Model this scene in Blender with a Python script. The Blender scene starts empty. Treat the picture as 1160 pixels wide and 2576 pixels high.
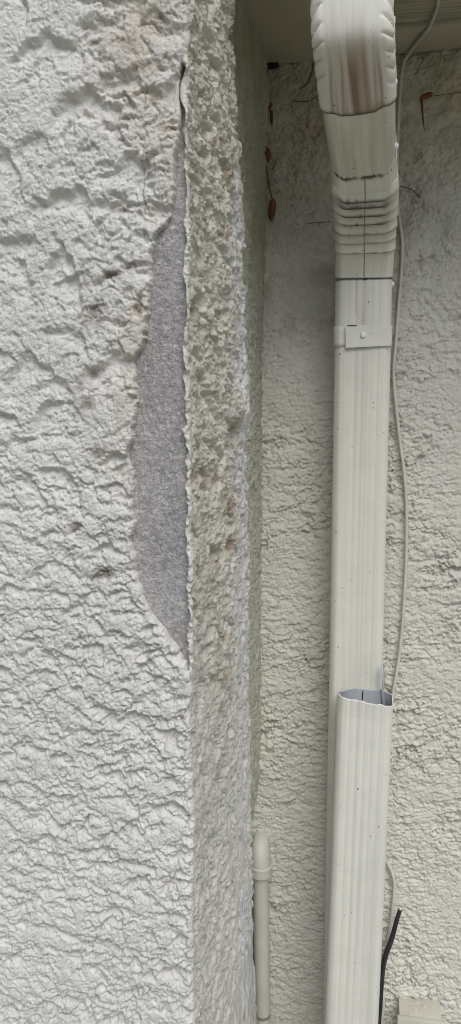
import bpy, math, random
import numpy as np
from mathutils import Vector

# ------------------------------------------------------------------ camera
FPX = 1859.0                       # focal length in pixels of a 1160 x 2576 picture
YAW, PITCH = math.radians(10.5), math.radians(7.0)
CAM = np.array([0.0, -1.4, 1.6])
fw = np.array([-math.sin(YAW)*math.cos(PITCH), math.cos(YAW)*math.cos(PITCH), -math.sin(PITCH)])
rt = np.array([math.cos(YAW), math.sin(YAW), 0.0])
up = np.cross(rt, fw)
S = bpy.context.scene
col = S.collection
cam = bpy.data.cameras.new('camera')
camo = bpy.data.objects.new('camera', cam)
col.objects.link(camo)
camo.location = CAM
camo.rotation_euler = (math.pi/2 - PITCH, 0, YAW)
cam.sensor_fit = 'VERTICAL'
cam.angle_y = 2*math.atan(1288/FPX)
cam.clip_start = 0.02
cam.clip_end = 1000
S.camera = camo
S.render.resolution_x, S.render.resolution_y = 461, 1024

# ------------------------------------------------------------------ light
w = bpy.data.worlds.new('World'); S.world = w; w.use_nodes = True
SUN_EL, SUN_AZ = math.radians(50), math.radians(158)   # azimuth clockwise from +Y
sky = w.node_tree.nodes.new('ShaderNodeTexSky')
sky.sky_type = 'NISHITA'; sky.sun_disc = False
sky.sun_elevation = SUN_EL; sky.sun_rotation = SUN_AZ
sky.air_density = 1.0; sky.dust_density = 1.5; sky.ozone_density = 1.0
bg = w.node_tree.nodes['Background']; bg.inputs[1].default_value = 0.085
w.node_tree.links.new(sky.outputs[0], bg.inputs[0])
sl = bpy.data.lights.new('sun', 'SUN'); sl.energy = 1.7; sl.angle = math.radians(40); sl.color = (1, .985, .96)
so = bpy.data.objects.new('sun', sl); col.objects.link(so)
sdir = Vector((math.sin(SUN_AZ)*math.cos(SUN_EL), math.cos(SUN_AZ)*math.cos(SUN_EL), math.sin(SUN_EL)))
so.rotation_euler = sdir.to_track_quat('Z', 'Y').to_euler()
so.location = (0, -4, 6)
S.cycles.filter_width = 1.0
S.view_settings.view_transform = 'Standard'; S.view_settings.look = 'None'
S.view_settings.gamma = 1.0; S.view_settings.use_curve_mapping = False
S.view_settings.exposure = 0.42

# ------------------------------------------------------------------ helpers
rng = np.random.default_rng(7); random.seed(7)
def ray(x, y): return fw + rt*(x-580)/FPX + up*(1288-y)/FPX
def onp(x, y, ax, v):
    d = ray(x, y); return CAM + d*(v-CAM[ax])/d[ax]
def dep(x, y, z): return CAM + ray(x, y)*z

def hsh(ix, iy, seed):
    h = ix.astype(np.int32).view(np.uint32)*np.uint32(374761393) + iy.astype(np.int32).view(np.uint32)*np.uint32(668265263) + np.uint32((seed*1442695041) & 0xffffffff)
    h = (h ^ (h >> np.uint32(13)))*np.uint32(1274126177)
    h = (h ^ (h >> np.uint32(16)))*np.uint32(2246822519)
    h = h ^ (h >> np.uint32(15))
    return (h & np.uint32(0xffffff)).astype(np.float32)/np.float32(0xffffff)
def vn(x, y, seed=0):              # value noise -1..1
    ix = np.floor(x); iy = np.floor(y); fx = x-ix; fy = y-iy
    fx = fx*fx*(3-2*fx); fy = fy*fy*(3-2*fy)
    a = hsh(ix, iy, seed); b = hsh(ix+1, iy, seed); c = hsh(ix, iy+1, seed); d = hsh(ix+1, iy+1, seed)
    return 2*((a*(1-fx)+b*fx)*(1-fy) + (c*(1-fx)+d*fx)*fy) - 1
def fbm(x, y, seed=0, o=4, g=.5):
    t = 0; amp = 1; n = 0
    for i in range(o):
        c, d = math.cos(.6+1.1*i)*2**i, math.sin(.6+1.1*i)*2**i
        t = t + amp*vn(x*c - y*d + 17.3*i, x*d + y*c - 9.1*i, seed+i*31); n += amp; amp *= g
    return t/n
def ss(a, b, x):
    t = np.clip((x-a)/(b-a), 0, 1); return t*t*(3-2*t)
def shingle(x, y, sx, sy, seed, warp=.35, tilt=1.0):
    """overlapping trowel laps: every cell is a tilted plate whose lower lip stands proud"""
    u = x/sx; v = y/sy
    u = u + warp*fbm(u*1.3+3, v*1.3, seed+5, 4, .6)*1.6
    v = v + warp*fbm(u*1.3-8, v*1.3+4, seed+6, 4, .6)*1.6
    iu = np.floor(u); iv = np.floor(v)
    best = np.full(u.shape, 1e9); H = np.zeros(u.shape); R = np.zeros(u.shape)
    for a in (-1, 0, 1):
        for b in (-1, 0, 1):
            cu, cv = iu+a, iv+b
            px = cu+.5+.8*(hsh(cu, cv, seed)-.5); py = cv+.5+.8*(hsh(cu, cv, seed+1)-.5)
            dx, dy = u-px, v-py
            d = dx*dx+dy*dy
            ang = (hsh(cu, cv, seed+2)-.5)*2.2
            k = .35+.9*hsh(cu, cv, seed+3)
            h = (-dy*np.cos(ang)+dx*np.sin(ang))*k*tilt + .5*(hsh(cu, cv, seed+4)-.5)
            m = d < best
            best = np.where(m, d, best); H = np.where(m, h, H); R = np.where(m, hsh(cu, cv, seed+9), R)
    return H, R
def dents(x, y, size, seed, dens=.7, asp=.8, warp=.3, amax=.9):
    """hollows left by the trowel: steep shaded upper lip, long shallow run-out below; returns depth 0..1"""
    u = x/size; v = y/size
    u, v = u + warp*fbm(u*2.2+3, v*2.2, seed+5, 3, .6), v + warp*fbm(u*2.2-8, v*2.2+4, seed+6, 3, .6)
    iu = np.floor(u); iv = np.floor(v)
    D = np.zeros(u.shape, np.float32)
    for a in (-1, 0, 1):
        for b in (-1, 0, 1, 2):
            cu, cv = iu+a, iv+b
            k = hsh(cu, cv, seed)
            px = cu+hsh(cu, cv, seed+1); py = cv+hsh(cu, cv, seed+2)
            an = (hsh(cu, cv, seed+3)-.5)*2*amax
            dx, dy = u-px, v-py
            ca, sa = np.cos(an), np.sin(an)
            ex = (dx*ca+dy*sa)/(.35+.55*hsh(cu, cv, seed+4)); ey = (-dx*sa+dy*ca)/(asp*(.45+.6*hsh(cu, cv, seed+7)))
            q = -(ey+(.2+.6*hsh(cu, cv, seed+8))*np.abs(ex)**1.4)      # 0 at the lip, grows downwards
            lat = np.clip(1-ex*ex, 0, 1)
            pr = np.clip(q/.28, 0, 1)*np.clip((1-q)/.72, 0, 1)**1.3
            D = np.maximum(D, np.where(k < dens, pr*np.sqrt(lat)*(.4+.6*hsh(cu, cv, seed+10)), 0))
    return D
def seg_dist(x, z, pts):
    d = np.full(x.shape, 1e9)
    for (ax, az), (bx, bz) in zip(pts[:-1], pts[1:]):
        ex, ez = bx-ax, bz-az
        t = np.clip(((x-ax)*ex+(z-az)*ez)/(ex*ex+ez*ez+1e-12), 0, 1)
        d = np.minimum(d, (x-ax-t*ex)**2+(z-az-t*ez)**2)
    return np.sqrt(d)
def inside(x, z, pts):
    c = np.zeros(x.shape, bool)
    for (ax, az), (bx, bz) in zip(pts, pts[1:]+pts[:1]):
        if az == bz: continue
        c ^= ((az > z) != (bz > z)) & (x < (bx-ax)*(z-az)/(bz-az)+ax)
    return c

def empty(name, loc=(0, 0, 0)):
    o = bpy.data.objects.new(name, None); col.objects.link(o); o.location = loc; o.empty_display_size = .05
    return o
def tag(o, label=None, cat=None, group=None, kind=None):
    if label: o['label'] = label
    if cat: o['category'] = cat
    if group: o['group'] = group
    if kind: o['kind'] = kind
    return o
def mk(name, V, Fc, mat, parent=None, smooth=True, tint=None, auto=None):
    me = bpy.data.meshes.new(name)
    V = np.asarray(V, dtype=np.float32)
    o = bpy.data.objects.new(name, me); col.objects.link(o)
    if parent is not None:
        o.parent = parent
        V = V - np.array(parent_world(parent), dtype=np.float32)
    if isinstance(Fc, np.ndarray):
        n, k = Fc.shape
        me.vertices.add(len(V)); me.vertices.foreach_set('co', V.ravel())
        me.loops.add(n*k); me.loops.foreach_set('vertex_index', Fc.astype(np.int32).ravel())
        me.polygons.add(n); me.polygons.foreach_set('loop_start', np.arange(0, n*k, k, dtype=np.int32))
        me.polygons.foreach_set('loop_total', np.full(n, k, dtype=np.int32))
        me.update(calc_edges=True); me.validate()
    else:
        me.from_pydata([tuple(map(float, v)) for v in V], [], [tuple(map(int, f)) for f in Fc]); me.update()
    me.polygons.foreach_set('use_smooth', np.full(len(me.polygons), smooth, dtype=bool))
    if tint is not None:
        at = me.color_attributes.new('tint', 'FLOAT_COLOR', 'POINT')
        c = np.ones((len(V), 4), np.float32); c[:, :3] = np.clip(tint, 0.005, .95)
        at.data.foreach_set('color', c.ravel())
    if auto is not None: me.set_sharp_from_angle(angle=math.radians(auto))
    for m in (mat if isinstance(mat, (list, tuple)) else [mat]): me.materials.append(m)
    return o
def parent_world(p):
    v = Vector(p.location)
    while p.parent: p = p.parent; v = v + Vector(p.location)
    return v
def box(name, lo, hi, mat, parent=None, bev=.0, **kw):
    import bmesh
    bm = bmesh.new(); bmesh.ops.create_cube(bm, size=1)
    lo = np.array(lo, float); hi = np.array(hi, float)
    for v in bm.verts: v.co = Vector((lo+hi)/2 + np.array(v.co)*(hi-lo))
    if bev: bmesh.ops.bevel(bm, geom=bm.edges[:], offset=bev, segments=2, affect='EDGES', profile=.6)
    V = [tuple(v.co) for v in bm.verts]; bm.verts.index_update(); Fc = [[v.index for v in f.verts] for f in bm.faces]; bm.free()
    return mk(name, V, Fc, mat, parent, smooth=bool(bev), auto=40 if bev else None, **kw)
def tube(name, pts, rad, mat, parent=None, n=10, sub=6, caps=True, wob=0):
    P = [np.array(p, float) for p in pts]
    Q = []; Rr = []
    rl = rad if isinstance(rad, (list, tuple)) else [rad]*len(P)
    for i in range(len(P)-1):
        p0 = P[max(i-1, 0)]; p1 = P[i]; p2 = P[i+1]; p3 = P[min(i+2, len(P)-1)]
        for k in range(sub):
            t = k/sub
            Q.append(.5*((2*p1)+(-p0+p2)*t+(2*p0-5*p1+4*p2-p3)*t*t+(-p0+3*p1-3*p2+p3)*t**3)); Rr.append(rl[i]*(1-t)+rl[i+1]*t)
    Q.append(P[-1]); Rr.append(rl[-1])
    V = []; Fc = []
    ref = np.array([.3, -1, .2]); ref /= np.linalg.norm(ref)
    for i, q in enumerate(Q):
        t = Q[min(i+1, len(Q)-1)]-Q[max(i-1, 0)]; t = t/(np.linalg.norm(t)+1e-9)
        a = ref-t*np.dot(ref, t); a /= np.linalg.norm(a)+1e-9; b = np.cross(t, a); ref = a
        for k in range(n):
            an = 2*math.pi*k/n; V.append(q+(a*math.cos(an)+b*math.sin(an))*Rr[i])
    for i in range(len(Q)-1):
        for k in range(n):
            Fc.append([i*n+k, i*n+(k+1) % n, (i+1)*n+(k+1) % n, (i+1)*n+k])
    if caps:
        Fc.append(list(range(n))[::-1]); Fc.append([(len(Q)-1)*n+k for k in range(n)])
    return mk(name, V, Fc, mat, parent, smooth=True, auto=50)

# ------------------------------------------------------------------ materials
def nmat(name):
    m = bpy.data.materials.new(name); m.use_nodes = True
    nt = m.node_tree; return m, nt, nt.nodes['Principled BSDF']
def N(nt, t, **kw):
    n = nt.nodes.new(t)
    for k, v in kw.items():
        if k in n.inputs: n.inputs[k].default_value = v
        else: setattr(n, k, v)
    return n
def mixmul(nt, a, b, fac=1.0, mode='MULTIPLY'):
    m = N(nt, 'ShaderNodeMix', data_type='RGBA', blend_type=mode)
    m.inputs['Factor'].default_value = fac
    nt.links.new(a, m.inputs[6])
    if hasattr(b, 'links') or hasattr(b, 'is_linked'): nt.links.new(b, m.inputs[7])
    else: m.inputs[7].default_value = b
    return m.outputs[2]
def tintmat(name, rough=.9, bump=.0, bscale=400, var=.12, vscale=60, spec=.3, specks=0.0, speckcol=(.03, .025, .02, 1)):
    """colour from the mesh's own tint attribute, small procedural variation, fine relief"""
    m, nt, b = nmat(name)
    at = N(nt, 'ShaderNodeAttribute'); at.attribute_name = 'tint'
    tc = N(nt, 'ShaderNodeTexCoord')
    nz = N(nt, 'ShaderNodeTexNoise', Scale=vscale, Detail=6.0, Roughness=.6); nt.links.new(tc.outputs['Object'], nz.inputs['Vector'])
    rp = N(nt, 'ShaderNodeMapRange'); rp.inputs[1].default_value = .3; rp.inputs[2].default_value = .7
    rp.inputs[3].default_value = 1-var; rp.inputs[4].default_value = 1+var*.6
    nt.links.new(nz.outputs[0], rp.inputs[0])
    c = mixmul(nt, at.outputs['Color'], rp.outputs[0])
    if specks:
        vz = N(nt, 'ShaderNodeTexNoise', Scale=170.0, Detail=2.0); nt.links.new(tc.outputs['Object'], vz.inputs['Vector'])
        st = N(nt, 'ShaderNodeMapRange'); st.inputs[1].default_value = specks; st.inputs[2].default_value = specks+.03
        nt.links.new(vz.outputs[0], st.inputs[0])
        mm = N(nt, 'ShaderNodeMix', data_type='RGBA'); nt.links.new(st.outputs[0], mm.inputs['Factor'])
        nt.links.new(c, mm.inputs[6]); mm.inputs[7].default_value = speckcol; c = mm.outputs[2]
    nt.links.new(c, b.inputs['Base Color'])
    b.inputs['Roughness'].default_value = rough; b.inputs['Specular IOR Level'].default_value = spec
    if bump:
        n2 = N(nt, 'ShaderNodeTexNoise', Scale=bscale, Detail=3.0, Roughness=.6); nt.links.new(tc.outputs['Object'], n2.inputs['Vector'])
        bp = N(nt, 'ShaderNodeBump', Strength=bump, Distance=.002); nt.links.new(n2.outputs[0], bp.inputs['Height'])
        nt.links.new(bp.outputs[0], b.inputs['Normal'])
    return m
def plain(name, c, rough=.6, var=.15, vscale=40, bump=0, bscale=200, spec=.4, stretch=None):
    m, nt, b = nmat(name)
    tc = N(nt, 'ShaderNodeTexCoord'); vec = tc.outputs['Object']
    if stretch:
        mp = N(nt, 'ShaderNodeMapping'); mp.inputs['Scale'].default_value = stretch; nt.links.new(vec, mp.inputs[0]); vec = mp.outputs[0]
    nz = N(nt, 'ShaderNodeTexNoise', Scale=vscale, Detail=5.0); nt.links.new(vec, nz.inputs['Vector'])
    cr = N(nt, 'ShaderNodeValToRGB')
    cr.color_ramp.elements[0].position = .3; cr.color_ramp.elements[1].position = .7
    cr.color_ramp.elements[0].color = tuple(x*(1-var) for x in c)+(1,); cr.color_ramp.elements[1].color = tuple(min(1, x*(1+var*.6)) for x in c)+(1,)
    nt.links.new(nz.outputs[0], cr.inputs[0]); nt.links.new(cr.outputs[0], b.inputs['Base Color'])
    b.inputs['Roughness'].default_value = rough; b.inputs['Specular IOR Level'].default_value = spec
    if bump:
        n2 = N(nt, 'ShaderNodeTexNoise', Scale=bscale, Detail=3.0); nt.links.new(vec, n2.inputs['Vector'])
        bp = N(nt, 'ShaderNodeBump', Strength=bump, Distance=.003); nt.links.new(n2.outputs[0], bp.inputs['Height'])
        nt.links.new(bp.outputs[0], b.inputs['Normal'])
    return m
M_stucco = tintmat('stucco_paint', rough=.92, bump=1.0, bscale=480, var=.10, vscale=90)
M_wall = tintmat('wall_stucco_paint', rough=.8, bump=.6, bscale=330, var=.08, specks=.77)
M_bare = tintmat('bare_base_coat', rough=.95, bump=1.0, bscale=520, var=.30, vscale=420)
M_pipe = tintmat('enamelled_aluminium', rough=.42, var=.05, vscale=25, spec=.45, specks=.73, speckcol=(.10, .085, .06, 1))
M_inner = plain('pipe_inside_metal', (.42, .44, .46), rough=.45, var=.12)
M_white = plain('white_rivet_paint', (.75, .75, .72), rough=.4)
M_black = plain('black_grime_and_hole', (.018, .015, .012), rough=.95, bump=.6, bscale=900)
M_soffit = plain('soffit_paint', (.50, .46, .36), rough=.75, var=.14, vscale=9)
M_ply = plain('rough_plywood', (.50, .46, .36), rough=.85, var=.35, vscale=14, bump=1.0, bscale=16, stretch=(1, 14, 1))
M_pvc = plain('painted_pvc', (.54, .53, .47), rough=.5, var=.10, vscale=18)
M_cable = plain('white_cable_jacket', (.58, .56, .49), rough=.5, var=.12)
M_rubber = plain('black_cable_jacket', (.025, .027, .03), rough=.5, var=.3)
M_core = plain('cable_core', (.6, .6, .58), rough=.5)
M_box = plain('painted_box', (.52, .50, .42), rough=.55, var=.10, vscale=25, bump=.15, bscale=120)
M_leaf = plain('dry_leaf', (.11, .04, .02), rough=.6, var=.35, vscale=60)
M_leaf2 = plain('orange_dry_leaf', (.15, .055, .025), rough=.6, var=.35, vscale=60)
M_stem = plain('dry_stem', (.06, .035, .02), rough=.8)
M_bounce = plain('bounce_ground', (.30, .285, .225), rough=.95, var=.3, vscale=3)  # unseen ground, kept pale to bounce fill light into the recess
M_core_wall = plain('wall_core', (.3, .29, .27), rough=.95)
M_roof = plain('roof_shingle', (.12, .11, .10), rough=.9, var=.3, vscale=8)

# ------------------------------------------------------------------ setting: ground
g = mk('ground', [(-200, -200, 0), (200, -200, 0), (200, 200, 0), (-200, 200, 0)], [[0, 1, 2, 3]], M_bounce, smooth=False)
tag(g, kind='structure')

# ------------------------------------------------------------------ stucco pier (front face + side face, one wrapped coat)
XS, YF = -0.2009, -0.582
ZS = onp(672, 165, 1, 0)[2]                # soffit height
R0 = .006
def fpx(x, y): p = onp(x, y, 1, YF); return (p[0], p[2])
pier = empty('stucco_pier', (XS-.3, YF+.3, 0))
tag(pier, 'off-white rough stucco pier with a fallen patch of render beside its corner', 'pier')

s_cols = np.concatenate([np.linspace(-.95, -.30, 60, endpoint=False), np.linspace(-.30, -.02, 300, endpoint=False),
                         np.linspace(-.02, .03, 62, endpoint=False), np.linspace(.03, .63, 290)])
z_rows = np.concatenate([np.linspace(0, .70, 50, endpoint=False), np.linspace(.70, 2.16, 1240, endpoint=False), np.linspace(2.16, 3.0, 50)])
s, z = np.meshgrid(s_cols.astype(np.float32), z_rows.astype(np.float32))
front = s < 0
# base sheet with a small rounded arris
an = np.clip((s+R0)/(2*R0), 0, 1)*math.pi/2
nx, ny = np.sin(an), -np.cos(an)
bx = np.where(s < -R0, XS+s, np.where(s > R0, XS, XS-R0+R0*np.sin(an)))
by = np.where(s < -R0, YF, np.where(s > R0, YF+s, YF+R0-R0*np.cos(an)))

wob = .0030*fbm(z*9, z*0+.3, 301, 4, .6)+.0016*fbm(z*60, z*0+.7, 302, 3)
bx = bx+wob*np.exp(-(s/.05)**2)
# --- front relief
xf = s
big, r1 = shingle(xf+.4, z, .060, .050, 11, .42)
mid, r2 = shingle(xf*.96+z*.28, z-xf*.28, .032, .019, 23, .5)
fin, r3 = shingle(xf-.3, z+.7, .013, .009, 37, .55)
zl = fpx(200, 1250)[1]
lower = 1-ss(zl-.10, zl+.18, z+.10*fbm(xf*9, z*9, 3))             # lower wall: finer combed laps
mask = .55+.45*fbm(xf*11, z*8, 51, 3)
left = ss(-.16, -.05, xf+.05*fbm(xf*12, z*12, 77, 2))             # rougher towards the corner
hF = .0034*np.clip(big, -.9, .9)*(.35+.65*(1-lower))*(.55+.75*mask) \
   + .0027*np.clip(mid, -.9, .9)*(.30+.75*lower+.35*left*(1-lower))*(.5+.8*mask) \
   + .0010*fin*(.35+.6*left+.3*lower)
d1 = dents(xf+.11, z, .058, 301, .75, .8, .25)
d2 = dents(xf*.97+z*.2, z-xf*.2, .030, 311, .72, .75, .3)
d3 = dents(xf, z+.21, .015, 321, .7, .8, .35)
d4 = dents(xf*.9-z*.35, z+xf*.35, .022, 361, .75, .6, .35)
hF = hF*.22 - .0180*d1*(.30+.70*(1-lower))*(.55+.6*mask) - .0110*d2*(.40+.55*left+.4*lower)*(.55+.6*mask) - .0052*d3*(.40+.6*left+.35*lower) - .0080*d4*lower*(.4+.8*mask)
hF += .0026*fbm(xf*22, z*22, 61, 4) + .0014*fbm(xf*300, z*300, 62, 2, .8) + .0004*rng.standard_normal(s.shape).astype(np.float32) + .0013*(.5-np.abs(fbm(xf*170, z*190, 64, 2)*2.2))*(.5+.6*mask)
hF -= .0026*np.exp(-(fbm(xf*22+z*9, z*34-xf*9, 66, 4, .55)/.05)**2)*(.25+.75*lower+.4*left)*mask
hF -= hF[(s > -.25) & (s < 0) & (z > .8) & (z < 2.1)].mean()-.0008
hF = np.where(hF < 0, -.0095*np.tanh(-hF/.0095), .007*np.tanh(hF/.007))
arcs = [((130, 2058), (205, 2022), (275, 2058), (290, 2110)), ((345, 2070), (400, 2028), (455, 2035), (474, 2060))]
for a in arcs:
    d = seg_dist(xf+XS, z, [fpx(*q) for q in a]); hF += -.0028*np.exp(-(d/.0028)**2)
crack = [[(372, 215), (370, 250), (362, 290)], [(361, 345), (364, 400), (359, 440), (362, 500), (357, 545), (364, 590), (368, 612)]]
tintF = np.ones(s.shape+(3,), np.float32)*np.array([.67, .65, .605], np.float32)
tintF *= (1+.05*fbm(xf*7, z*7, 5, 3)+.10*vn(xf*210-z*150, z*210+xf*150, 6)*vn(xf*80+z*40, z*80-xf*40, 16)+.05*fbm(xf*120, z*120, 15, 2))[..., None]
for c in crack:
    d = seg_dist(xf+XS+(.0045*fbm(xf*70, z*70, 8, 4, .6)), z, [fpx(*q) for q in c]); k = np.exp(-(d/.0008)**2)*np.clip(.5+1.4*vn(xf*60, z*60, 19), 0, 1)
    hF -= .003*k; tintF *= (1-.6*k)[..., None]
stains = [(368, 172, 15, 8), (260, 137, 9, 6), (322, 106, 18, 7), (396, 48, 16, 9), (396, 247, 18, 7), (328, 295, 16, 6), (238, 108, 12, 8),
          (427, 320, 13, 9), (372, 396, 11, 9), (304, 520, 12, 9), (225, 707, 20, 9), (286, 692, 22, 8), (326, 670, 13, 6), (352, 778, 13, 10),
          (322, 729, 11, 8), (229, 941, 8, 8), (205, 976, 10, 8), (220, 1015, 16, 12), (247, 1139, 16, 12), (240, 790, 22, 20), (350, 1240, 10, 8), (262, 1450, 18, 12), (190, 1330, 14, 8)]
brown = np.array([.13, .085, .05], np.float32)
for (a, b, rx, ry) in stains:
    cx, cz = fpx(a, b); m = .81/FPX
    dx = (xf+XS-cx)/(rx*m*1.4); dz = (z-cz)/(ry*m*1.5)
    k = .8*ss(.22, .95, .85*np.exp(-(dx*dx+dz*dz)*.55)+.8*fbm(xf*70, z*120, 9, 4, .7)*np.exp(-(dx*dx+dz*dz)*.2))*front
    hF -= .0015*np.exp(-(dx*dx+dz*dz))*front
    tintF = tintF*(1-.8*k)[..., None]+brown*(.8*k)[..., None]
warm = ss(-.17, -.02, xf)*np.clip(.4+1.2*fbm(xf*14, z*9, 71, 4), 0, 1)*(1-lower)
tintF = tintF*(1-.55*warm)[..., None]+np.array([.49, .41, .30], np.float32)*(.55*warm)[..., None]

# --- side relief
t = s
def spx(x, y): p = onp(x, y, 0, XS+.01); return (p[2], p[1]-YF)
rz = np.array(sorted([spx(583, 190), spx(590, 300), spx(598, 380), spx(606, 560), spx(610, 700), spx(606, 850), spx(624, 990), spx(622, 1050), spx(612, 1130), spx(617, 1300), spx(620, 1500), spx(622, 1800), spx(626, 2000), spx(628, 2150), spx(634, 2350), spx(640, 2576)]))
sr = np.interp(z, rz[:, 0], rz[:, 1]) + .010*fbm(z*22, z*3, 91, 4, .6) + .006*fbm(z*70, t*40, 92, 3)
bulge = .012*ss(.02, .22, t)
zb = onp(640, 1950, 0, XS)[2]
recess = -.030*(1-ss(zb-.25, zb, z))
ztop = onp(660, 950, 1, 0)[2]
recess = recess + .010*ss(ztop, ZS, z)*ss(.40, .58, t)
drop = ss(0, .012, t-sr)
hS = bulge*(1-drop)+recess*drop
cr1, q1 = shingle(z*1.0, t*1.0, .020, .034, 41, .6, .8)
cr2, q2 = shingle(t+.3, z, .030, .016, 43, .6)
crust = ss(.001, .02, t)*(1-ss(.17, .29, t+.07*fbm(z*16, t*16, 94, 4)))
midz = ss(.17, .29, t+.07*fbm(z*16, t*16, 94, 4))*(1-drop)
far = drop
e1 = dents(t, z, .040, 331, .8, .8, .35); e2 = dents(t+.2, z, .017, 341, .75, .8, .35)
hS += crust*(.0030*np.clip(cr2, -.8, .8)+.0016*cr1-.0135*e1-.0048*e2) + .0034*fbm(t*45, z*50, 47, 4, .65)*ss(0, .02, t) + .0011*fbm(t*300, z*300, 58, 2, .8)
hS += midz*(-.0080*e1-.0035*e2+.0040*np.clip(cr2, -.8, .8)*np.clip(.4+1.5*fbm(t*12, z*9, 49, 3), 0, 1)+.0022*fbm(t*90, z*7, 48, 3))
hS += far*(-.0040*e1-.0022*e2+.0022*np.clip(cr2, -.8, .8)+.0012*fbm(t*80, z*50, 46, 3))
# trowelled lump over a hollow half way up
lz, lt = spx(597, 1030); hz, ht = spx(586, 1085)
hS += .012*np.exp(-((z-lz)/.035)**2-((t-lt)/.05)**2) - .012*np.exp(-((z-hz)/.016)**2-((t-ht)/.035)**2)
tS = np.ones(s.shape+(3,), np.float32)*np.array([.62, .585, .50], np.float32)
tmid = np.array([.64, .63, .605], np.float32)
mm = np.clip(midz*(.75+.6*fbm(t*15, z*10, 52, 3)), 0, 1)[..., None]
tS = tS*(1-mm)+tmid*mm
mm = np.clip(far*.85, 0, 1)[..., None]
tS = tS*(1-mm)+np.array([.50, .485, .39], np.float32)*mm  # olive of the shaded far strip put into its colour
shade_algae = np.clip(far*ss(1.5, 2.15, z)*(.5+.9*fbm(t*20, z*10, 53, 4)), 0, 1)[..., None]  # more shade painted in towards the eave, with some algae
tS = tS*(1-.7*shade_algae)+np.array([.32, .30, .18], np.float32)*.7*shade_algae
zlow = ss(1.0, 1.45, z)
br = crust*np.clip(3.2*(fbm(t*14, z*24, 55, 4, .6)-.17), 0, 1)*zlow
ol = crust*np.clip(3.0*(fbm(t*12+4, z*18, 56, 4, .6)-.10), 0, 1)*zlow
lw_ = (crust*(1-zlow))[..., None]*.7
tS = tS*(1-lw_)+np.array([.60, .585, .54], np.float32)*lw_
tS = tS*(1-.4*ol)[..., None]+np.array([.40, .37, .26], np.float32)*(.4*ol)[..., None]
tS = tS*(1-.6*br)[..., None]+np.array([.27, .17, .10], np.float32)*(.6*br)[..., None]
k = np.exp(-((z-hz)/.012)**2-((t-ht)/.03)**2)[..., None]*.7
tS = tS*(1-k)+np.array([.30, .22, .17], np.float32)*k

wS = ss(-.004, .012, t)
hS -= (hS-bulge)[(s > .012) & (s < .18) & (z > .8) & (z < 2.1)].mean()-.0005
h = hF*(1-wS)+hS*wS
tint = tintF*(1-wS)[..., None]+tS*wS[..., None]
# --- fallen patch
left_px = [(460, 150), (448, 172), (446, 205), (448, 240), (452, 285), (449, 340), (441, 400), (437, 450), (432, 495), (432, 540), (416, 568), (398, 585), (383, 600),
           (378, 625), (379, 680), (373, 740), (369, 790), (362, 850), (346, 885), (335, 902), (335, 960), (342, 1000), (336, 1040), (335, 1062), (328, 1110), (318, 1130),
           (318, 1160), (330, 1182), (332, 1230), (330, 1300), (328, 1360), (335, 1410), (343, 1460), (352, 1500), (380, 1550), (410, 1585), (435, 1625), (455, 1662), (474, 1692)]
right_px = [(475, 1640), (474, 1500), (473, 1300), (472, 1120), (469, 1105), (462, 1090), (458, 1080), (468, 1070), (471, 1055), (470, 800), (470, 560), (468, 400), (467, 280), (467, 170)]
poly = [fpx(*q) for q in left_px+right_px]
# fine ragged edge
wq = 1-.92*ss(fpx(450, 480)[1], fpx(450, 380)[1], z)
xw = xf+XS+wq*(.0030*fbm(xf*150, z*150, 33, 3, .7)+.0034*fbm(xf*55, z*55, 34, 2)); zw = z+.0030*fbm(xf*150+9, z*150, 35, 3, .7)
ins = inside(xw, zw, poly) & front
sd = seg_dist(xw, zw, poly+poly[:1]); sd = np.where(ins, -sd, sd)
nearp = front & (np.abs(sd) < .03)
lip = np.clip(1-sd/.004, 0, 1)*front
h = np.where(front, h*(1-.35*np.clip(1-np.abs(sd)/.006, 0, 1)), h) - .0016*lip*lip
THK = .0105
h = np.where(front, np.maximum(h, -.0098), h)
V = np.stack([np.where(ins, bx, bx+nx*h), np.where(ins, YF+THK+.002, by+ny*h), z], -1).reshape(-1, 3)
nr, nc = s.shape
idx = np.arange(nr*nc).reshape(nr, nc)
Fq = np.stack([idx[:-1, :-1], idx[:-1, 1:], idx[1:, 1:], idx[1:, :-1]], -1).reshape(-1, 4)
insf = ins.ravel()[Fq].all(1)
Fq = Fq[~insf]
used = np.zeros(nr*nc, bool); used[Fq.ravel()] = True
rem = np.cumsum(used)-1
mk('stucco_coat', V[used], rem[Fq], M_stucco, pier, tint=tint.reshape(-1, 3)[used])
# bare base coat showing through: its own grainy sheet behind the coat
px0, pz0 = fpx(300, 1740); px1, pz1 = fpx(480, 130)
pxs = np.linspace(px0, XS-.0002, 150); pzs = np.linspace(pz0, pz1, 760)
gx, gz = np.meshgrid(pxs, pzs)
gh = .0013*fbm(gx*200, gz*200, 81, 3, .8)+.0004*fbm(gx*30, gz*30, 82, 2)
ii = np.arange(gx.size).reshape(gx.shape)
pf = np.stack([ii[:-1, :-1], ii[:-1, 1:], ii[1:, 1:], ii[1:, :-1]], -1).reshape(-1, 4)
gt = np.ones(gx.shape+(3,))*np.array([.375, .355, .34])
gt *= (1+.16*fbm(gx*26, gz*10, 83, 4)+.10*fbm(gx*90, gz*90, 84, 3)+.30*fbm(gx*240, gz*240, 88, 2, .8))[..., None]
bl_ = (np.clip(.3+1.2*fbm(gx*20, gz*6, 85, 3), 0, 1)*ss(px0+.03, XS, gx))[..., None]*.35
gt = gt*(1-bl_)+np.array([.40, .40, .46])*bl_
fleck = np.clip((vn(gx*210, gz*210, 86)-.62)*6, 0, 1)[..., None]*np.clip(.5+1.2*fbm(gx*25, gz*25, 87, 2), 0, 1)[..., None]
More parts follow.
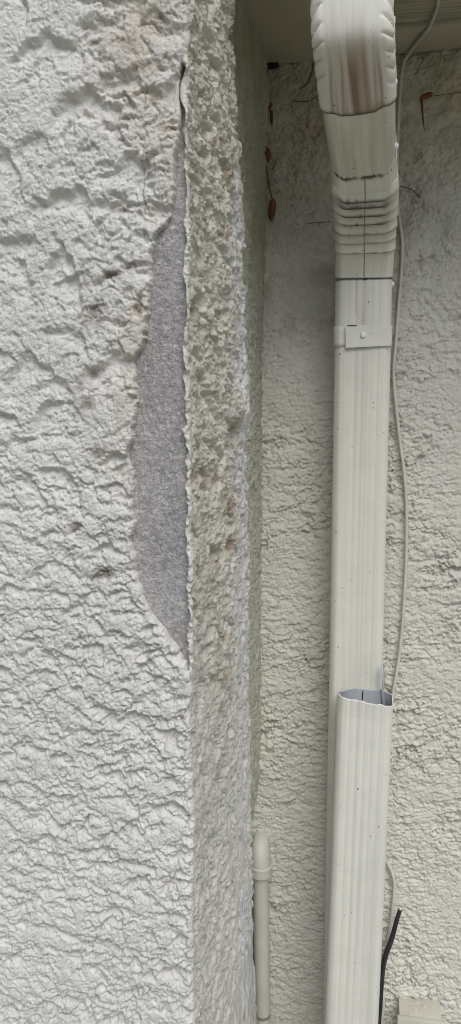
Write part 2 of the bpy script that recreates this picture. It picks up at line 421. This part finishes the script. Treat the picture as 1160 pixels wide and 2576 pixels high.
gt = gt*(1-.6*fleck)+np.array([.62, .61, .58])*.6*fleck
sz_ = fpx(460, 250)[1]; slit_shade = ss(sz_-.06, sz_+.01, gz)[..., None]*.85  # darkness of the deep slit painted into the sheet's top
gt = gt*(1-slit_shade)+np.array([.05, .045, .04])*slit_shade
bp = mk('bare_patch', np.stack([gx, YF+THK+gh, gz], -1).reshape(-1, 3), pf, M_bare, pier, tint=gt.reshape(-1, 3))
bp['label'] = 'grey sandy base coat bared where the stucco fell off'
# solid core
box('pier_core', (XS-.94, YF+.012, 0), (XS-.04, .03, 2.98), M_core_wall, pier)

# ------------------------------------------------------------------ back wall
wall = empty('stucco_wall', (.5, .05, 0))
tag(wall, 'shaded beige stucco wall under the eave behind the downspout', 'wall')
x_cols = np.concatenate([np.linspace(-.27, .24, 330, endpoint=False), np.linspace(.24, 2.2, 110)])
z_rows = np.concatenate([np.linspace(0, .36, 40, endpoint=False), np.linspace(.36, 2.26, 1060)])
x, z = np.meshgrid(x_cols.astype(np.float32), z_rows.astype(np.float32))
a1, q1 = shingle(x+z*.25, z-x*.25, .052, .038, 101, .85)
a2, q2 = shingle(x, z+.3, .020, .011, 111, .75)
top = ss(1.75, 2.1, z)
msk = np.clip(.6+1.4*fbm(x*10, z*10, 121, 3), .12, 1.3)
rdg = 1-np.abs(fbm(x*34, z*52, 131, 4, .6))*3.2
f1 = dents(x+z*.1, z, .050, 401, .7, .6, .5, 1.2); f2 = dents(x, z+.4, .017, 411, .7, .6, .5, 1.2)
hB = .0042*np.clip(a1, -.8, .8)*msk*(1-.3*top) + .0024*np.clip(a2, -.8, .8)*(1-.4*top) + .0016*np.clip(rdg, 0, 1)*msk + .0022*fbm(x*22, z*22, 141, 3) - (.0055*f1*msk+.0030*f2)*(1-.3*top)
# big soft pebbly lumps near the eave, right side
l1, _ = shingle(x, z, .038, .038, 151, .3, .6)
hB += top*(.35+.65*ss(.0, .06, x))*(.0105*fbm(x*30, z*30, 152, 3)+.003*l1)
hB += .0011*fbm(x*260, z*260, 142, 2, .8)
hB -= .0034*np.exp(-(fbm(x*26+z*6, z*38-x*8, 143, 4, .6)/.045)**2)*np.clip(msk+.2, .3, 1.2)
# rounded cove at the inner corner
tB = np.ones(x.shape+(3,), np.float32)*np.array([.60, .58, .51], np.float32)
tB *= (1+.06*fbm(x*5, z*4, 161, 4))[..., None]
eave_shade_algae = np.clip(top*(.60+1.0*fbm(x*9, z*11, 162, 4)), 0, 1)[..., None]  # olive eave shade painted into the wall colour, along with algae
tB = tB*(1-.55*eave_shade_algae)+np.array([.33, .285, .17], np.float32)*.55*eave_shade_algae
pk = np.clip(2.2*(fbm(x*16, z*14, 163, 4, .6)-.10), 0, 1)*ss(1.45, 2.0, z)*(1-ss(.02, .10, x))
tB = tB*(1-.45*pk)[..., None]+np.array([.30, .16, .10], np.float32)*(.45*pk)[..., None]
for c in [[(788, 158), (783, 185), (768, 215), (755, 222)], [(690, 170), (672, 166)]]:
    d = seg_dist(x+.002*fbm(x*120, z*120, 8, 3), z, [(onp(*q, 1, 0)[0], onp(*q, 1, 0)[2]) for q in c]); k = np.exp(-(d/.0016)**2)
    hB -= .003*k; tB *= (1-.8*k)[..., None]
V = np.stack([x, -hB, z], -1).reshape(-1, 3)
ii = np.arange(x.size).reshape(x.shape)
Fq = np.stack([ii[:-1, :-1], ii[:-1, 1:], ii[1:, 1:], ii[1:, :-1]], -1).reshape(-1, 4)
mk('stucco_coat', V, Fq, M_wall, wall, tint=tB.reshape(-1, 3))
box('wall_core', (-.24, .02, 0), (2.2, .16, 2.9), M_core_wall, wall)

# ------------------------------------------------------------------ eave
eave = empty('eave', (.8, -.2, ZS))
tag(eave, 'olive shaded eave soffit boards above the downspout', 'eave')
FY = -.40
def sheet(name, x0, x1, y0, y1, z0, th, mat, curve=None):
    return box(name, (x0, y0, z0), (x1, y1, z0+th), mat, eave, bev=.002)
sheet('soffit_board', -.27, -.012, FY, .0, ZS, .012, M_soffit)
sheet('trim_board', -.010, 2.2, -.085, .0, ZS-.001, .014, M_soffit)
sheet('plywood_panel', -.010, 2.2, FY, -.087, ZS+.006, .012, M_ply)
box('fascia', (-.19, FY-.022, ZS-.02), (2.2, FY-.002, ZS+.16), M_soffit, eave, bev=.002)
rv = [(-.19, FY-.06, ZS+.165), (2.2, FY-.06, ZS+.165), (2.2, .9, ZS+.52), (-.19, .9, ZS+.52)]
rv2 = [(a, b, c+.03) for a, b, c in rv]
mk('roof', rv+rv2, [[3, 2, 1, 0], [4, 5, 6, 7], [0, 1, 5, 4], [1, 2, 6, 5], [2, 3, 7, 6], [3, 0, 4, 7]], M_roof, eave, smooth=False)
# small dark hole where soffit meets both walls


# gutter above the frame that the downspout hangs from
gut = empty('gutter', (.8, FY-.06, ZS+.1))
tag(gut, 'white gutter along the eave edge above the downspout', 'gutter')
gp = [(-.024, .13), (-.024, .03), (-.09, .03), (-.125, .07), (-.135, .13), (-.131, .13), (-.122, .072), (-.088, .034), (-.028, .034), (-.028, .13)]
GV = []; GF = []
for gx_ in (-.18, 2.2):
    for (a, b) in gp: GV.append((gx_, FY+a, ZS+b))
n = len(gp)
for k in range(n): GF.append([k, (k+1) % n, n+(k+1) % n, n+k])
mk('trough', GV, GF, plain('gutter_enamel', (.70, .70, .66), rough=.4), gut, smooth=False)

# ------------------------------------------------------------------ downspout
PIPE = np.array([.66, .645, .575], np.float32)
def profile(W, D, c=.011, nf=65, flute=.0013):
    pts = []                                     # (across, outward)
    xs = np.linspace(-W/2+c, W/2-c, nf)
    fl = np.zeros(nf)
    for k in range(5):
        cx = (k-2)*W*.135
        fl += np.exp(-((xs-cx)/(W*.027))**2)
    for a, f in zip(xs, fl): pts.append((a, -flute*f))
    for k in range(1, 5):
        an = math.pi/2*k/5*0+k/5; pts.append((W/2-c+c*math.sin(an*math.pi/2)*.5+c*an*.5, -(c*(1-math.cos(an*math.pi/2))*.5+c*an*.5)))
    for k in range(7): pts.append((W/2, -c-(D-2*c)*k/6))
    for k in range(9):
        pts.append((W/2-c-(W-2*c)*k/8, -D))
    for k in range(7): pts.append((-W/2, -(D-c)+(D-2*c)*k/6))
    for k in range(1, 5):
        an = 1-k/5; pts.append((-W/2+c-c*math.sin(an*math.pi/2)*.5-c*an*.5, -(c*(1-math.cos(an*math.pi/2))*.5+c*an*.5)))
    return np.array(pts)
def sweep(name, rings, mat, parent, D=.068, mod=None, tintf=None, caps=False, nf=65, flute=.0013, thick=0):
    """rings: list of (front centre, tangent, right, outward, width, v)"""
    V = []; T = []
    for (p, tg, rr, ot, W, v) in rings:
        pr = profile(W, D, nf=nf, flute=flute)
        a, b = pr[:, 0].copy(), pr[:, 1].copy()
        off = np.zeros(len(a))
        if mod: a, b, off = mod(a, b, v, W, D)
        V.append(p+rr*a[:, None]+ot*b[:, None]+tg*off[:, None] if np.ndim(off) else p+rr*a[:, None]+ot*b[:, None])
        T.append(tintf(pr[:, 0], pr[:, 1], v, W) if tintf else np.tile(PIPE, (len(a), 1)))
    n = len(V[0]); m = len(V)
    V = np.concatenate(V); T = np.concatenate(T)
    Fc = []
    i0 = np.arange(n); i1 = (i0+1) % n
    for i in range(m-1):
        Fc.append(np.stack([i*n+i0, (i+1)*n+i0, (i+1)*n+i1, i*n+i1], -1))
    Fc = np.concatenate(Fc)
    o = mk(name, V, Fc, mat, parent, tint=T, auto=32)
    if thick:
        md = o.modifiers.new('thickness', 'SOLIDIFY'); md.thickness = thick; md.offset = -1
        if len(o.data.materials) > 1: md.material_offset = 1
    return o

PF = -.100                                       # front plane of the standing pipe
KD = .936
pp = []
for (px_, py_, wd) in [(884, 0, 212/1.034), (886, 100, 210/1.034), (893, 200, 199/1.03), (901, 290, 185), (910, 403, 169), (916, 445, 164), (918, 505, 159), (918, 560, 153.5), (918, 640, 148.0)]:
    pp.append(dep(px_, py_, FPX*.1035/wd*KD))
p699 = onp(914.5, 699, 1, PF); pp.append(p699)
p870 = onp(912, 870, 1, PF); pp.append(p870)
pp = np.array(pp)
# extend up to the gutter
pp = np.concatenate([[pp[0]+np.array([-.002, -.004, .19]), pp[0]+np.array([-.001, -.001, .09])], pp])
# relax the path in y for a clean bend
def cr_sample(P, n):
    L = np.concatenate([[0], np.cumsum(np.linalg.norm(np.diff(P, axis=0), axis=1))])
    u = np.linspace(0, L[-1], n); Q = np.stack([np.interp(u, L, P[:, k]) for k in range(3)], -1)
    return Q, u, L
Q, U, L = cr_sample(pp, 900)
ker = np.exp(-np.linspace(-2.2, 2.2, 91)**2); ker /= ker.sum()
Qp = np.pad(Q, ((45, 45), (0, 0)), mode='reflect', reflect_type='odd')
Q = np.stack([np.convolve(Qp[:, k], ker, 'valid') for k in range(3)], -1)
TG = np.gradient(Q, axis=0); TG /= np.linalg.norm(TG, axis=1)[:, None]
RR = np.array([1., 0, 0])
def ring(i, W, v):
    tg = TG[i]; rr = RR-tg*np.dot(RR, tg); rr /= np.linalg.norm(rr); ot = np.cross(rr, tg)
    return (Q[i], tg, rr, -ot if ot[1] > 0 else ot, W, v)
def proj_y(p):
    d = p-CAM; return 1288-FPX*np.dot(d, up)/np.dot(d, fw)
YP = np.array([proj_y(q) for q in Q])
def at_y(y): return int(np.argmin(np.abs(YP-y)))
ds = empty('downspout', (p870[0], PF+.034, 1.0))
tag(ds, 'off-white ribbed downspout with crimped stained elbows coming down from the eave', 'downspout')

# upper elbow (slips over the offset pipe): scalloped crimps on both flanks
i_end = at_y(288)
rg = [ring(i, .0995, U[i]) for i in range(0, i_end, 2)]
vend = U[i_end]
def mod_up(a, b, v, W, D):
    ph = (v + b*1.1)/.021
    sc = 1-np.abs(np.sin(ph*math.pi))
    sc = sc**2.5
    edge = ss(W/2-.020, W/2-.004, np.abs(a))*ss(vend-.02, vend-.05, v)
    a2 = a-np.sign(a)*.0042*sc*edge
    b2 = b-.0028*sc*edge*(b > -.02)+.0022*(1-ss(0, W/2-.01, np.abs(a)))*(b > -.01)
    off = np.where(b > -.03, .006*ss(W/2-.030, W/2-.014, np.abs(a))*-1*ss(vend-.03, vend, v), 0)
    return a2, b2, off
def t_up(a, b, v, W):
    t_ = np.tile(PIPE*1.03, (len(a), 1))
    q = v-vend                                # 0 at the lip, negative upwards
    sn = .6*vn(a*150, np.full_like(a, v*4), 201)+.4*vn(a*330, np.full_like(a, v*6), 202)
    st = np.clip(1.3*sn+.68, .35, 1)*np.exp(-((a+.002)/.033)**4)*ss(-.15, -.06, q+.02*vn(a*90, a*0, 203))*(b > -.012)
    for ax in (-.030, -.017, .0, .013, .030):
        st = np.maximum(st, .75*np.exp(-((a-ax-.002*math.sin(v*40+ax*900))/.0032)**2)*ss(-.15+.8*abs(ax), -.06+.5*abs(ax), q)*(b > -.012))
    st = np.clip(st, 0, 1)*.92
    t_ = t_*(1-st)[:, None]+np.array([.20, .11, .05])*st[:, None]
    k = np.exp(-(q/.0048)**2)*(b > -.03)*.98
    rs = np.exp(-((q+.008)/.006)**2)*np.exp(-((a-.024)/.012)**2)*.5*(b > -.01)
    t_ = t_*(1-rs)[:, None]+np.array([.25, .17, .07])*rs[:, None]
    return t_*(1-k)[:, None]+np.array([.02, .017, .012])*k[:, None]
sweep('upper_elbow', rg, M_pipe, ds, D=.073, mod=mod_up, tintf=t_up, flute=.0002, thick=.0012)

# offset pipe between the elbows
i0_, i1_ = at_y(268), at_y(447)
def t_off(a, b, v, W):
    t_ = np.tile(PIPE*np.array([.93, .93, .88]), (len(a), 1))
    st = np.clip(.5+.9*vn(a*150, np.full_like(a, v*9), 211), 0, 1)*.22*(b > -.012)
    t_ = t_*(1-st)[:, None]+np.array([.25, .22, .15])*st[:, None]
    return t_
sweep('offset_pipe', [ring(i, .0935+.002*0, U[i]) for i in range(i0_, i1_, 3)], M_pipe, ds, D=.066, tintf=t_off, thick=.001, flute=.0005)

# lower elbow with folded crimps on its front
crimp_y = [505, 520, 541, 563, 588, 612, 637]
cv = [U[at_y(y)] for y in crimp_y]
i0_, i1_ = at_y(440), at_y(700)
vs0, vs1 = U[i0_], U[i1_]
gash = U[at_y(447)]
def mod_lo(a, b, v, W, D):
    fold = 0.0
    seq = [vs0+.02]+cv+[vs1]
    for k in range(len(seq)-1):
        if seq[k] <= v < seq[k+1] and k < len(cv):
            tt = (v-seq[k])/(seq[k+1]-seq[k]); fold = (.0062 if k < 5 else .0036)*tt**1.5*(0 if k == 0 and tt < .5 else 1)
    fr = (b > -.03)
    wave = .0030*ss(W/2-.022, W/2, np.abs(a))      # laps ride up at the corners
    off = np.where(b > -.045, -wave*5.0*ss(-.05, -.0, b-.0)*ss(vs1-.02, vs0+.03, v), 0)
    off = off-np.where(b > -.06, .012*ss(-.005, -.045, b)*ss(vs1-.03, vs0+.05, v), 0)
    b2 = b+fold*ss(-.05, -.005, b)
    a2 = a+np.sign(a)*fold*.55*ss(W/2-.02, W/2-.002, np.abs(a))*ss(-.06, -.02, b)
    return a2, b2, off
def t_lo(a, b, v, W):
    t_ = np.tile(PIPE*np.array([.97, .97, .92]), (len(a), 1))
    g_ = np.zeros(len(a))
    for k, c in enumerate(cv):
        amp = .95 if k < 4 else .7
        wd = .0046 if k < 3 else (.003 if k < 5 else .0016)
        fw_ = ss(-.047, -.03, a)*(1-ss(.022, .045, a)) if k < 4 else 1
        g_ = np.maximum(g_, amp*np.exp(-((v-c+.0008)/(wd*(.75+.75*np.clip(vn(a*160, a*0+k*3.3, 221), 0, 1))))**2)*(.35+.65*fw_)*(b > -.03))
        hz_ = .30*np.exp(-np.clip(c-v, 0, 1)/.006)*(v <= c)*np.exp(-((a+.004)/.03)**2)*(b > -.02)*(k < 6)
        g_ = np.maximum(g_, hz_)
    seam = .85*np.exp(-((a-.000-.001*math.sin(v*30))/.0009)**2)*(v > gash)*(b > -.01)
    g_ = np.maximum(g_, seam)
    gg = .97*np.exp(-((v-gash+.0020*fbm(a*130, a*0, 223, 3))/.0040)**2)*np.clip(1.15+1.1*vn(a*140, a*0+2, 224), 0, 1)*ss(-.046, -.04, a)*(1-ss(.022, .034, a))*(b > -.01)
    g_ = np.maximum(g_, gg)
    g_ = np.maximum(g_, .9*np.exp(-((v-vs1)/.0015)**2))
    t_ = t_*(1-g_)[:, None]+np.array([.016, .014, .010])*g_[:, None]
    return t_
sweep('lower_elbow', [ring(i, .0965, U[i]) for i in range(i0_, i1_+1, 1)], M_pipe, ds, D=.070, mod=mod_lo, tintf=t_lo, flute=.0003, thick=.001, nf=91)
# standing pipe
zt = p699[2]-.0005; zbm = .30
zz = np.linspace(zt, zbm, 330)
xc = p870[0]
def xcen(zv): return np.interp(zv, [onp(894, 1700, 1, PF)[2], p870[2], p699[2]], [onp(894.5, 1700, 1, PF)[0], p870[0], p699[0]])
def t_st(a, b, v, W):
    t_ = np.tile(PIPE*np.array([1.0, 1.0, .985]), (len(a), 1))
    q = zt-v
    st = np.exp(-((a-.000)/.004)**2)*(.75-.2*math.sin(q*60))*(q < .085)*(b > -.01)*.5*(.5+.5*math.exp(-((q-.07)/.03)**2)) \
       + np.exp(-((a+.012)/.002)**2)*(q < .06)*.28*(b > -.01)
    t_ = t_*(1-st)[:, None]+np.array([.36, .25, .15])*st[:, None]
    sk = .34*np.clip(vn(a*220, np.full_like(a, v*3), 231)+.1, 0, 1)
    t_ = t_*(1-sk)[:, None]+np.array([.42, .39, .33])*sk[:, None]
    k = np.exp(-(q/.0012)**2)*.6*np.ones(len(a))
    return t_*(1-k)[:, None]+np.array([.05, .045, .03])*k[:, None]
DN = np.array([0, 0, -1.]); OUT = np.array([0, -1., 0])
def strings(zs, W, y=PF): return [(np.array([xcen(q), y, q]), DN, RR, OUT, W, q) for q in zs]
sweep('pipe', strings(zz, .0950), M_pipe, ds, D=.070, tintf=t_st, thick=.001, flute=.0005)
# strap band, plate and screw
zs0, zs1 = onp(912, 818, 1, PF)[2], onp(912, 871, 1, PF)[2]
band = sweep('strap', [(np.array([xcen(zs0), PF-.0016, q]), DN, RR, OUT, .0985, q) for q in np.linspace(zs0, zs1, 6)], M_pipe, ds, D=.072, flute=0, thick=.0015)
pl = [onp(869, 821, 1, PF-.006), onp(984, 820, 1, PF-.004), onp(984, 869, 1, PF-.004), onp(870, 875, 1, PF-.007)]
V = [p for p in pl]+[p+np.array([0, .0014, 0]) for p in pl]
plate = mk('strap_end', V, [[0, 3, 2, 1], [4, 5, 6, 7], [0, 1, 5, 4], [1, 2, 6, 5], [2, 3, 7, 6], [3, 0, 4, 7]], M_pipe, band, smooth=False, tint=np.tile(PIPE*.98, (8, 1)))
def dome(name, c, r, hgt, mat, parent, nrm=OUT, n=14):
    a = np.cross(nrm, [0, 0, 1.]); a = a if np.linalg.norm(a) > .1 else np.array([1., 0, 0]); a /= np.linalg.norm(a); b = np.cross(nrm, a)
    V = []; Fc = []
    prof = [(1, -.3), (1, .25), (.93, .6), (.7, .88), (.35, 1), (.0, 1.02)]
    for (q, hh) in prof[:-1]:
        for k in range(n):
            an = 2*math.pi*k/n; V.append(c+(a*math.cos(an)+b*math.sin(an))*r*q+nrm*hgt*hh)
    V.append(c+nrm*hgt*1.02)
    for i in range(len(prof)-2):
        for k in range(n): Fc.append([i*n+k, (i+1)*n+k, (i+1)*n+(k+1) % n, i*n+(k+1) % n])
    i = len(prof)-2
    for k in range(n): Fc.append([i*n+k, len(V)-1, i*n+(k+1) % n])
    return mk(name, V, Fc, mat, parent, auto=60)
sc = dome('screw', onp(914, 843, 1, PF-.0055), .0055, .0035, M_white, band)
# rivets on the right flank
for (px_, py_) in [(992, 241), (992, 402), (989, 716)]:
    i = at_y(py_) if py_ < 700 else at_y(699)
    base = Q[i] if py_ < 700 else np.array([xcen(1.84), PF, onp(989, 716, 1, PF)[2]])
    rgx = ring(i, .095, 0)
    dome('rivet', base+rgx[2]*.0475-rgx[3]*.016, .0045, .004, M_white, ds, nrm=rgx[2], n=10)
# torn strip at the foot of the upper pipe's right corner
tx = onp(961, 1690, 1, PF)
ts = [(959, 1675), (960.5, 1700), (962, 1722), (959.5, 1745), (961, 1785)]
V = []; Fc = []
for k, (a, b) in enumerate(ts):
    q = onp(a, b, 1, PF-.014-.004*math.sin(k*1.3)); V += [q, q+np.array([-.001, .002, 0])+np.array([.0045, .006, 0])*(1 if k < 4 else .4)]
for k in range(len(ts)-1): Fc.append([2*k, 2*k+1, 2*k+3, 2*k+2])
to = mk('torn_strip', V, Fc, M_inner, ds); to.modifiers.new('thickness', 'SOLIDIFY').thickness = .0012
# clogged debris at the pipe joint
def clump(name, c, r, mat, parent, seed, sq=(1, .4, .7)):
    import bmesh
    bm = bmesh.new(); bmesh.ops.create_icosphere(bm, subdivisions=2, radius=1)
    rr_ = random.Random(seed)
    V = [np.array(v.co)*np.array(sq)*r*(.6+.7*rr_.random())+c for v in bm.verts]; bm.verts.index_update()
    Fc = [[v.index for v in f.verts] for f in bm.faces]; bm.free()
    return mk(name, V, Fc, mat, parent, smooth=False)
cl = clump('dirt_or_hole_clump', onp(922, 697, 1, PF-.0005), .0062, M_black, None, 3)
tag(cl, 'small black clump of dirt at the downspout joint below the crimps', 'dirt')
cl2 = clump('dirt_or_hole_clump', onp(884, 820, 1, PF-.0025), .0048, M_black, None, 5, (1.9, .3, .25))
tag(cl2, 'dark line of dirt lodged above the strap plate', 'dirt')
lp = [onp(888+11*math.cos(a), 688+4.5*math.sin(a)+2*math.cos(a), 1, PF-.003) for a in np.linspace(0, 2*math.pi, 14)]
lo_ = tube('dry_husk', lp, .0009, M_core, None, n=6, sub=3); tag(lo_, 'pale oval husk caught at the downspout joint', 'husk')

# ------------------------------------------------------------------ loose lower pipe
LT, LB = -.172, -.180
tl, tr = onp(849, 1765, 1, LT), onp(989, 1765, 1, LT)
bl, brr = onp(816, 2576, 1, LB), onp(953, 2576, 1, LB)
ctop, cbot = (tl+tr)/2, (bl+brr)/2
ax = ctop-cbot; ax /= np.linalg.norm(ax)
rr = np.array([1., 0, 0]); rr -= ax*np.dot(rr, ax); rr /= np.linalg.norm(rr); ot = -np.cross(ax, rr)
if ot[1] > 0: ot = -ot
lower = empty('loose_downspout', tuple(cbot-ax*.35))
tag(lower, 'detached open-topped lower downspout section leaning in front of the upper pipe', 'downspout')
LL = np.linalg.norm(ctop-cbot)+.33
rg = []
for q in np.concatenate([np.linspace(0, .03, 14), np.linspace(.034, LL, 220)]):
    rg.append((ctop-ax*q, -ax, rr, ot, .0945, q))
def mod_lp(a, b, v, W, D):
    k = max(0, 1-v/.03)
    off = k*(.0009*np.sin(a*160)+.0120*(a/W)*(b > -D/2)+.0005*np.sin(a*420+b*200))
    # bent rear-left corner and slight ovalling of the mouth
    cor = np.exp(-((a+W/2)/.016)**2-((b+D)/.02)**2)
    off = off + k*cor*.004
    b2 = b+k*.003*np.cos(a/W*math.pi)*(b > -D/2)-k*.004*np.abs(a/W)*(b < -D/2)*0
    a2 = a+k*.0045*cor
    sq = k*.010*ss(W/2-.022, W/2, np.abs(a))*ss(-D/2, -D, b)
    return a2, b2+sq, off
def t_lp(a, b, v, W):
    t_ = np.tile(PIPE*np.array([1.0, 1.01, 1.01]), (len(a), 1))
    sk = .26*np.clip(vn(a*220, np.full_like(a, v*3), 241)+.1, 0, 1)
    return t_*(1-sk)[:, None]+np.array([.45, .43, .38])*sk[:, None]
sweep('pipe', rg, [M_pipe, M_inner], lower, D=.066, mod=mod_lp, tintf=t_lp, thick=.0014, flute=.0008)
# seam inside the mouth
e = ctop-ot*.0635+rr*(-.004)
tube('seam', [e-ax*.004, e-ax*.08], .0009, M_black, lower, n=6)

# ------------------------------------------------------------------ conduit
cy = -.034
con = empty('conduit', tuple(onp(660, 2576, 1, cy)))
tag(con, 'grey painted plastic conduit with elbow in the inner wall corner', 'conduit')
ct = onp(656, 2186, 1, cy); cb = onp(661, 2576, 1, cy)
rad = .0158
dirp = (cb-ct)/np.linalg.norm(cb-ct)
tube('pipe', [ct, ct+dirp*.3, cb, cb+dirp*.35], rad, M_pipe if False else M_pvc, con, n=24, sub=3)
tube('collar', [ct+np.array([0, 0, -.010]), ct+np.array([0, 0, -.0095]), ct+np.array([0, 0, .009]), ct+np.array([0, 0, .0095])], [rad*1.12, rad*1.46, rad*1.46, rad*1.2], M_pvc, con, n=28, sub=2)
el = [ct+np.array([0, 0, .004]), ct+np.array([-.0005, .001, .014]), ct+np.array([-.002, .007, .028]), ct+np.array([-.004, .022, .040]), ct+np.array([-.005, .050, .046])]
tube('elbow', el, [rad*1.28, rad*1.28, rad*1.25, rad*1.18, rad*1.1], M_pvc, con, n=24, sub=6)

# ------------------------------------------------------------------ cables
def pw(pts, off=.006):
    return [onp(a, b, 1, -off) for a, b in pts]
SZ = ZS-.006
pts = [onp(1108, -60, 2, ZS+.0), onp(1103, 0, 2, SZ+.008), onp(1096, 30, 2, SZ+.008), onp(1078, 72, 2, SZ+.002), onp(1050, 106, 2, SZ), onp(1027, 138, 2, SZ-.002)]
pts += pw([(1014, 165), (1006, 240), (1001, 340), (998, 460), (1003, 540), (1012, 605), (1010, 680), (1002, 780), (995, 870), (990, 930), (994, 1000), (1005, 1100), (1018, 1200), (1023, 1290), (1022, 1400), (1018, 1490), (1010, 1600), (1000, 1680), (988, 1745), (972, 1850), (955, 2000), (960, 2120), (972, 2165), (985, 2192), (992, 2228), (986, 2300), (975, 2370), (962, 2430), (960, 2470), (965, 2520), (962, 2560), (955, 2620), (950, 2700)], .0085)
cab = tube('cable', pts, .0031, M_cable, None, n=10, sub=5)
tag(cab, 'thin white cable running from the eave down beside the downspout', 'cable')
bk = empty('cut_cable', tuple(onp(963, 2450, 1, -.02)))
tag(bk, 'short black cut cable end poking out beside the lower downspout', 'cable')
bp_ = [onp(1007, 2288, 1, -.034), onp(999, 2312, 1, -.030), onp(986, 2360, 1, -.024), onp(970, 2405, 1, -.02), onp(963, 2440, 1, -.018), onp(958, 2500, 1, -.018), onp(950, 2600, 1, -.016)]
tube('jacket', bp_, [.0040, .0043, .0048, .0052, .005, .005, .005], M_rubber, bk, n=12, sub=6)
d = bp_[0]-bp_[1]; d /= np.linalg.norm(d)
tube('core', [bp_[0]-d*.002, bp_[0]+d*.0022], .0024, M_core, bk, n=8, sub=1)

# ------------------------------------------------------------------ outlet box
b0 = onp(1002, 2510, 1, 0); b1 = onp(1106, 2532, 1, 0)
ob = empty('outlet_box', ((b0[0]+b1[0])/2, 0, b0[2]-.115))
tag(ob, 'painted outlet box with lid low on the wall right of the downspout', 'outlet box')
zt_ = b0[2]+.004
box('body', (b0[0], -.047, zt_-.112), (b1[0], .004, zt_), M_box, ob, bev=.003)
box('lid', (b0[0]-.004, -.058, zt_-.116), (b1[0]+.003, -.0475, zt_+.001), M_box, ob, bev=.003)
for k in range(7):
    q = np.array([b0[0]+.02+random.random()*.05, -.006-random.random()*.035, zt_])
    c_ = clump('plaster_crumb', q, .0022+random.random()*.0028, M_box, ob, 40+k, (1, .8, .5))

# ------------------------------------------------------------------ dead leaves and threads
def leaf(name, c, ln, wd, ang, mat, parent, nrm_tilt=.15, cup=.15):
    """a cupped dry leaf blade hanging nearly parallel to the wall"""
    V = []; Fc = []; n = 11; m = 5
    for i in range(n):
        t_ = i/(n-1)-.5; w_ = wd/2*math.sqrt(max(0, 1-(2*t_)**2))**.85*(1+.25*t_)
        for j in range(m):
            q = (j/(m-1)*2-1)
            a = q*w_; b = t_*ln
            V.append(c+np.array([a*math.cos(ang)-b*math.sin(ang), -.004-cup*wd*(1-q*q)-nrm_tilt*b, a*math.sin(ang)+b*math.cos(ang)]))
    for i in range(n-1):
        for j in range(m-1): Fc.append([i*m+j, i*m+j+1, (i+1)*m+j+1, (i+1)*m+j])
    o = mk(name, V, Fc, mat, parent); o.modifiers.new('thickness', 'SOLIDIFY').thickness = .0006
    return o
tw = empty('dead_twig', tuple(onp(684, 520, 1, -.012)))
tag(tw, 'dead twig with brown leaves hanging in the dark inner corner', 'twig')
tube('stem', [onp(a, b, 1, -.014) for a, b in [(673, 172), (675, 230), (671, 300), (668, 370), (670, 420), (677, 465), (683, 492), (686, 508)]], [.0012]*5+[.0010, .0009, .0012], M_stem, tw, n=6)
mpx = 1.40/FPX
for (a, b, wd, ln, ang, mt) in [(685, 530, 18, 52, -.12, M_leaf2), (672, 392, 19, 34, .1, M_leaf), (684, 298, 8, 34, .02, M_leaf), (667, 325, 15, 44, .05, M_leaf), (669, 228, 15, 50, 0, M_leaf), (678, 276, 7, 30, -.5, M_leaf2)]:
    leaf('leaf', onp(a, b, 1, -.012), ln*mpx, wd*mpx, ang, mt, tw)
l2 = empty('dry_leaf', tuple(onp(1068, 244, 1, -.008)))
tag(l2, 'orange dry leaf stuck high on the wall right of the downspout', 'leaf')
leaf('leaf_blade', onp(1072, 244, 1, -.008), 30*mpx, 14*mpx, -1.35, M_leaf2, l2)
tube('leaf_stalk', [onp(a, b, 1, -.009) for a, b in [(1060, 244), (1062, 270), (1064, 300), (1068, 328)]], [.0032, .0022, .0014, .0006], M_leaf2, l2, n=6)
tube('thread', [onp(a, b, 1, -.008) for a, b in [(1080, 243), (1110, 239), (1140, 234), (1200, 228)]], .0005, M_stem, l2, n=5)
for pts, lab in [([(1000, 468), (1020, 471), (1040, 480), (1058, 497)], 'curved dark pine needle on the wall right of the elbow'),
                 ([(735, 254), (765, 255), (778, 254), (795, 243)], 'bent thin twig on the wall left of the upper elbow'),
                 ([(775, 562), (800, 560), (832, 558)], 'straight dark needle on the wall left of the crimped elbow')]:
    o = tube('pine_needle', [onp(a, b, 1, -.006) for a, b in pts], .0007, M_stem, None, n=5)
    tag(o, lab, 'needle')

hole = clump('dirt_or_hole_clump', onp(680, 163, 1, -.006), .016, M_black, None, 77, (1.0, .35, .42))  # black lump put in for the dark hole in the corner
tag(hole, 'black lump standing for the dark gap at the corner where eave and walls meet', 'dirt')
